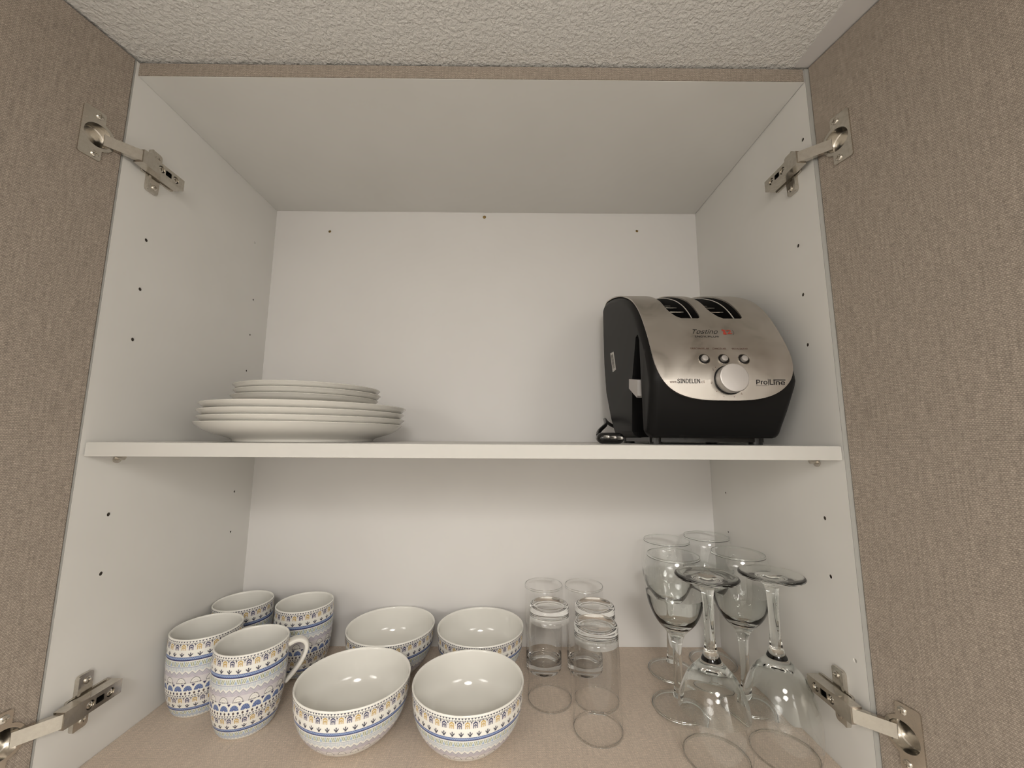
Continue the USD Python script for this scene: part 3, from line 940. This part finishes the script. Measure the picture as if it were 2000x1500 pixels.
# lever gap in the left end: narrow arch, open at the bottom
gap = Polygon([(0.0545, 0.4470), (0.0590, 0.4545), (0.0665, 0.4530), (0.0760, 0.4300), (0.0860, 0.4050), (0.1070, 0.3380), (0.1070, 0.32), (0.0640, 0.32), (0.0620, 0.3370), (0.0535, 0.3900)]).buffer(-0.002).buffer(0.002)
body -= man(prism(gap, TX - THW - 0.01, TX - THW + 0.026, "x"))
SLOTS = ((0.2375, 0.2735), (0.2880, 0.3245))
SY0, SY1 = 0.0528, 0.205


def slot_poly(x0, x1, grow=0.0):
    p = Polygon([(x0, SY1), (x0, SY0 + 0.014), (x0 + 0.0025, SY0 + 0.0075), (x0 + 0.0070, SY0 + 0.0025), (x0 + 0.0125, SY0), (x1 - 0.003, SY0), (x1 - 0.0008, SY0 + 0.0012), (x1, SY0 + 0.004), (x1, SY1)])
    return p.buffer(grow) if grow else p


for x0, x1 in SLOTS:
    body -= man(prism(slot_poly(x0, x1, 0.0006), 0.400, 0.70, "z"))
obj("body", shape_x(tri(body)), "black_plastic", toaster, at_world=True, smooth=35)
# steel sheet over front and top, its lower edge a flat arch
o_arc = spline(PROF, 110)
tg = np.gradient(o_arc, axis=0)
tg /= np.linalg.norm(tg, axis=1)[:, None]
nm = np.c_[-tg[:, 1], tg[:, 0]]
sheet2d = Polygon(np.vstack([[(0.0165, 0.3680)], (o_arc + nm * 0.0011), [(0.2425, 0.5200)], [(0.2380, 0.5200)], (o_arc - nm * 0.0006)[::-1], [(0.0185, 0.3680)]]))
low = [(0.0196, 0.3660)]
sheet2d = Polygon(np.vstack([[(0.0225 - 0.0045, 0.3660)], (o_arc + nm * 0.0011), [(0.2415, 0.5150)], [(0.2385, 0.5150)], (o_arc - nm * 0.0006)[::-1], [(0.0225 + 0.0015, 0.3660)]])).buffer(0)
sheet = man(prism(sheet2d, TX - THW - 0.0, TX + THW + 0.0, "x"))
tt = np.linspace(-1, 1, 81)
hw = THW - 0.0040
tt = np.sin(tt * np.pi / 2)
lower = 0.434 - (0.434 - 0.3712) * (1 - np.abs(tt) ** 3.0) ** (1 / 3.0)
dshape = Polygon(np.vstack([np.c_[TX + hw * tt, lower], [(TX + hw, 0.60), (TX - hw, 0.60)]]))
sheet = sheet ^ man(prism(dshape, -0.05, 0.30, "y"))
for x0, x1 in SLOTS:
    sheet -= man(prism(slot_poly(x0, x1), 0.300, 0.70, "z"))
obj("steel_cover", tri(sheet), "steel", toaster, at_world=True, smooth=35, label="brushed steel front and top sheet")


def arc_at(z):
    """Point and outward normal of the steel face at height z."""
    k = np.argmin(np.abs(o_arc[:70, 1] - z))
    y = np.interp(z, o_arc[:70, 1], o_arc[:70, 0])
    ny, nz = -abs(nm[k, 0]), abs(nm[k, 1])
    if z < o_arc[0, 1]:
        y = o_arc[0, 0] + (o_arc[0, 1] - z) * 0.05
        ny, nz = -1.0, -0.05
    return np.array([y, z]), np.array([ny, nz]) / np.hypot(ny, nz)


def arc_len_map(z0, w):
    """Points of the steel face at signed distances w (metres, up positive) along the face from height z0."""
    s = np.r_[0, np.cumsum(np.linalg.norm(np.diff(o_arc, axis=0), axis=1))]
    s0 = np.interp(z0, o_arc[:70, 1], s[:70]) if z0 >= o_arc[0, 1] else (z0 - o_arc[0, 1])
    q = s0 + w
    y = np.interp(q, s, o_arc[:, 0])
    z = np.interp(q, s, o_arc[:, 1])
    below = q < 0
    z = np.where(below, o_arc[0, 1] + q, z)
    y = np.where(below, o_arc[0, 0] - q * 0.05, y)
    ny = np.interp(q, s, nm[:, 0])
    nz = np.interp(q, s, nm[:, 1])
    return y, z, ny, nz


def print_on_steel(t, x, z0, lift=0.00125):
    v = t.vertices
    y, z, ny, nz = arc_len_map(z0, v[:, 1])
    k = lift + v[:, 2] * 0.1
    return trimesh.Trimesh(np.c_[x + v[:, 0], y + ny * k, z + nz * k], t.faces, process=False)


def text(s, width, height, bold=False, shear=0.0):
    t = meshkit.text_mesh(s, height, 0.0008, bold)
    v = t.vertices.copy()
    v[:, 0] -= v[:, 0].min()
    v[:, 0] *= width / v[:, 0].max()
    v[:, 0] += v[:, 1] * shear
    return trimesh.Trimesh(v, t.faces, process=False)


LZ = 0.0
obj("script_lettering", print_on_steel(text("Tostino", 0.0300, 0.0068, False, 0.55), 0.2540, 0.4498), "ink_black", toaster, at_world=True, smooth=False, label="slanted black lettering under the slots")
red = Polygon([(0.0002, -0.0012), (0.0040, -0.0016), (0.0046, 0.0012), (0.0036, 0.0030), (0.0050, 0.0062), (0.0008, 0.0072), (0.0004, 0.0048), (0.0024, 0.0034), (0.0010, 0.0020)])
obj("red_mark", join(print_on_steel(trimesh.creation.extrude_polygon(red, 0.0008, engine="earcut"), 0.2905, 0.4498), print_on_steel(text("2", 0.0050, 0.0062, True), 0.2962, 0.4498)), "ink_red", toaster, at_world=True, smooth=False, label="small red emblem and figure after the lettering")
arc2 = tube(np.c_[np.linspace(0, 0.0014, 8) ** 1, np.linspace(-0.002, 0.0062, 8), np.zeros(8)] + np.c_[0.0012 * np.sin(np.linspace(0, 3.14, 8)), np.zeros(8), np.zeros(8)], 0.00022, 6)
obj("fine_lettering", join(print_on_steel(text("INOX PLUS", 0.0275, 0.0023), 0.2570, 0.4448), print_on_steel(arc2, 0.3020, 0.4498)), "ink_black", toaster, at_world=True, smooth=False)
for s_, x, w in (("DESCONGELAR", 0.2475, 0.0205), ("CANCELAR", 0.2722, 0.0150), ("RECALENTAR", 0.2940, 0.0175)):
    obj("button_lettering", print_on_steel(text(s_, w, 0.0019), x, 0.4290), "ink_brown", toaster, at_world=True, smooth=False)
obj("web_lettering", print_on_steel(text("www.", 0.0078, 0.0026), 0.2183, 0.3898), "ink_brown", toaster, at_world=True, smooth=False)
obj("domain_lettering", print_on_steel(text(".cl", 0.0042, 0.0030), 0.2516, 0.3898), "ink_brown", toaster, at_world=True, smooth=False)
obj("maker_lettering", print_on_steel(text("SINDELEN", 0.0246, 0.0046, True), 0.2264, 0.3896), "ink_black", toaster, at_world=True, smooth=False, label="bold black capitals left of the knob")
line_ = join(print_on_steel(text("Pro", 0.0122, 0.0048, True), 0.3118, 0.3888), print_on_steel(bx(0, 0.0006, -0.0010, 0.0062, 0, 0.0008), 0.3247, 0.3886), print_on_steel(text("L", 0.0040, 0.0056, True), 0.3264, 0.3885),
             print_on_steel(text("ine", 0.0125, 0.0048, True), 0.3306, 0.3884), print_on_steel(bx(0, 0.0130, 0.0046, 0.0057, 0, 0.0008), 0.3306, 0.3884),
             print_on_steel(text("by expert", 0.0090, 0.0016), 0.3345, 0.3850) if False else print_on_steel(bx(0.0, 0.0122, 0, 0.0003, 0, 0.0008), 0.3115, 0.3872))
obj("line_lettering", line_, "ink_black", toaster, at_world=True, smooth=False, label="bold black lettering right of the knob")


def face_axes(z):
    (y, zz), (ny, nz) = arc_at(z)
    n = np.array([0, ny, nz])
    return np.array([0, y, zz]), n, np.cross(n, [1.0, 0, 0])


def on_face(t, x, z):
    """Mesh with local z along the face's outward normal."""
    p, n, upv = face_axes(z)
    if upv[2] < 0:
        upv = -upv
    xv = np.cross(upv, n)
    v = np.array([x, 0, 0]) + p + t.vertices[:, :1] * xv + t.vertices[:, 1:2] * upv + t.vertices[:, 2:3] * n
    t2 = trimesh.Trimesh(v, t.faces, process=False)
    if t2.volume < 0:
        t2.invert()
    return t2


for x in (0.2592, 0.2808, 0.3030):
    ring = lathe([(0.0058, 0.0006), (0.0066, 0.0006), (0.0067, 0.0013), (0.0065, 0.0018), (0.0061, 0.0019), (0.0058, 0.0015), (0.0058, 0.0006)], 36)
    b_ = obj("button", on_face(lathe([(0, 0.0010), (0.0036, 0.0010), (0.0036, 0.0040), (0.0033, 0.0046), (0.0020, 0.0049), (0, 0.0049)], 36), x, 0.4168), "silver_plastic", toaster, at_world=True, smooth=40)
    obj("button_ring", on_face(ring, x, 0.4168), "nickel", b_, at_world=True, smooth=40)
    obj("button_well", on_face(lathe([(0, 0.0004), (0.0060, 0.0004), (0.0060, 0.0013), (0.0, 0.0013)], 32), x, 0.4168), "glossy_black", b_, at_world=True)
KX, KZ = 0.2828, 0.3935
kn = obj("knob", on_face(lathe([(0, 0.001), (0.0150, 0.001), (0.0153, 0.004), (0.0157, 0.0112), (0.0152, 0.0121), (0.0140, 0.0125), (0, 0.0127)], 64), KX, KZ), "silver_plastic", toaster, at_world=True, smooth=35, label="round silver browning knob")
obj("knob_ring", on_face(lathe([(0, 0.0004), (0.0164, 0.0004), (0.0164, 0.0014), (0.0, 0.0014)], 64), KX, KZ), "glossy_black", kn, at_world=True)
dial = [print_on_steel(text(n_, 0.0012 if n_ != "6" else 0.0016, 0.0022), KX + math.sin(a_) * 0.0196 - 0.0006, KZ + math.cos(a_) * 0.0196 - 0.001) for n_, a_ in (("1", -0.95), ("2", -1.75), ("6", 2.45))]
dots = [print_on_steel(bx(-0.0004, 0.0004, -0.0004, 0.0004, 0, 0.0008), KX + math.sin(a_) * 0.0190, KZ + math.cos(a_) * 0.0190) for a_ in (-0.75, -2.3, 3.5, 2.9)]
obj("dial_marks", join(*dial, *dots), "ink_brown", toaster, at_world=True, smooth=False, label="tiny dark numbers round the knob")
# inside of the slots: guide wires along the slot
for x0, x1 in SLOTS:
    for x, drop in ((x0 + 0.0060, 0.0075), (x1 - 0.0090, 0.0025)):
        pts = [(x, y - 0.0 , np.interp(y, o_arc[:, 0], o_arc[:, 1]) - drop) for y in np.linspace(SY0 + 0.001, SY1 - 0.012, 40)]
        obj("guide_wire", tube(pts, 0.0007, 8), "pin_metal", toaster, at_world=True, smooth=40)
    for y in (0.066, 0.085, 0.105, 0.125):
        z = np.interp(y, o_arc[:, 0], o_arc[:, 1]) - 0.013
        obj("cross_wire", tube([(x0 + 0.004, y, z), ((x0 + x1) / 2, y, z), (x1 - 0.006, y, z)], 0.0006, 6), "nickel", toaster, at_world=True)
# lever in the gap, sticker, feet
lev = trimesh.convex.convex_hull(np.array([(x, y, z) for x in (0.1955, 0.2105) for y, z in ((0.0880, 0.4045), (0.0555, 0.3985), (0.0570, 0.3800), (0.0600, 0.3780), (0.0900, 0.3925))]))
obj("lever", lev, "silver_plastic", toaster, at_world=True, label="silver push-down lever in the side gap")
obj("lever_stem", bx(0.206, 0.226, 0.066, 0.074, 0.386, 0.396), "glossy_black", toaster, at_world=True)
XL = TX - THW - 0.0004
st = trimesh.Trimesh([(XL, 0.189, 0.4590), (XL, 0.171, 0.4577), (XL, 0.1605, 0.4290), (XL, 0.1785, 0.4280), (XL + 0.0006, 0.189, 0.4590), (XL + 0.0006, 0.171, 0.4577), (XL + 0.0006, 0.1605, 0.4290), (XL + 0.0006, 0.1785, 0.4280)],
                     [[0, 2, 1], [0, 3, 2], [4, 5, 6], [4, 6, 7], [0, 1, 5], [0, 5, 4], [1, 2, 6], [1, 6, 5], [2, 3, 7], [2, 7, 6], [3, 0, 4], [3, 4, 7]])
st.fix_normals()
sk = obj("sticker", st, "sticker_white", toaster, at_world=True, smooth=False, label="small white barcode sticker on the black side")
bars = []
rng = np.random.default_rng(7)
for k in np.linspace(0.12, 0.86, 13):
    a = np.array([0.187, 0.4575]) * (1 - k) + np.array([0.1765, 0.4295]) * k
    w_ = 0.0004 + 0.0005 * rng.random()
    bars.append(bx(XL - 0.0002, XL + 0.0001, a[0] - 0.0125, a[0] - 0.0010, a[1] - w_, a[1] + w_))
obj("barcode", join(*bars), "sticker_ink", sk, at_world=True, smooth=False)
for x in (TX - 0.060, TX + 0.060):
    for y in (0.072, 0.178):
        obj("foot", cyl((x, y, ZS + 0.0002), (x, y, 0.3325), 0.0075, 24), "glossy_black", toaster, at_world=True)

obj("base_plate", bx(TX - 0.066, TX + 0.066, 0.066, 0.186, 0.3262, 0.3318), "glossy_black", toaster, at_world=True)

# power cord with plug, part of the toaster
cord_pts = spline([(0.1560, 0.0920, 0.3335), (0.1580, 0.1000, 0.3370), (0.1655, 0.1150, 0.3425), (0.1780, 0.1450, 0.3490), (0.1960, 0.2200, 0.3580), (0.2150, 0.2480, 0.3500), (0.2350, 0.2520, 0.3450), (0.2500, 0.2380, 0.3460), (0.2550, 0.2150, 0.3550)], 60)
obj("power_cord", tube(cord_pts, 0.0027, 12), "glossy_black", toaster, at_world=True, smooth=40, label="black power cord from the plug round the rear")
sph = [m3.Manifold.sphere(r, 24).translate(p) for r, p in ((0.0066, (0.1580, 0.0800, 0.3302)), (0.0066, (0.1770, 0.0770, 0.3302)), (0.0060, (0.1590, 0.0930, 0.3306)), (0.0068, (0.1800, 0.0930, 0.3302)))]
plug = m3.Manifold.batch_hull(sph)
pl = obj("plug", tri(plug), "glossy_black", toaster, at_world=True, smooth=40, label="black three-pin plug lying on the shelf")
pd = np.array([0.10, -1.0, 0.02])
pd /= np.linalg.norm(pd)
for k in (0.12, 0.5, 0.88):
    c = np.array([0.1572, 0.0755, 0.3318]) * (1 - k) + np.array([0.1770, 0.0725, 0.3300]) * k
    obj("pin", join(cyl(c, c + pd * 0.014, 0.0019, 20), m3.Manifold.sphere(0.0019, 20).translate(c + pd * 0.014)), "pin_metal", pl, at_world=True, smooth=40, label="round metal plug pin")
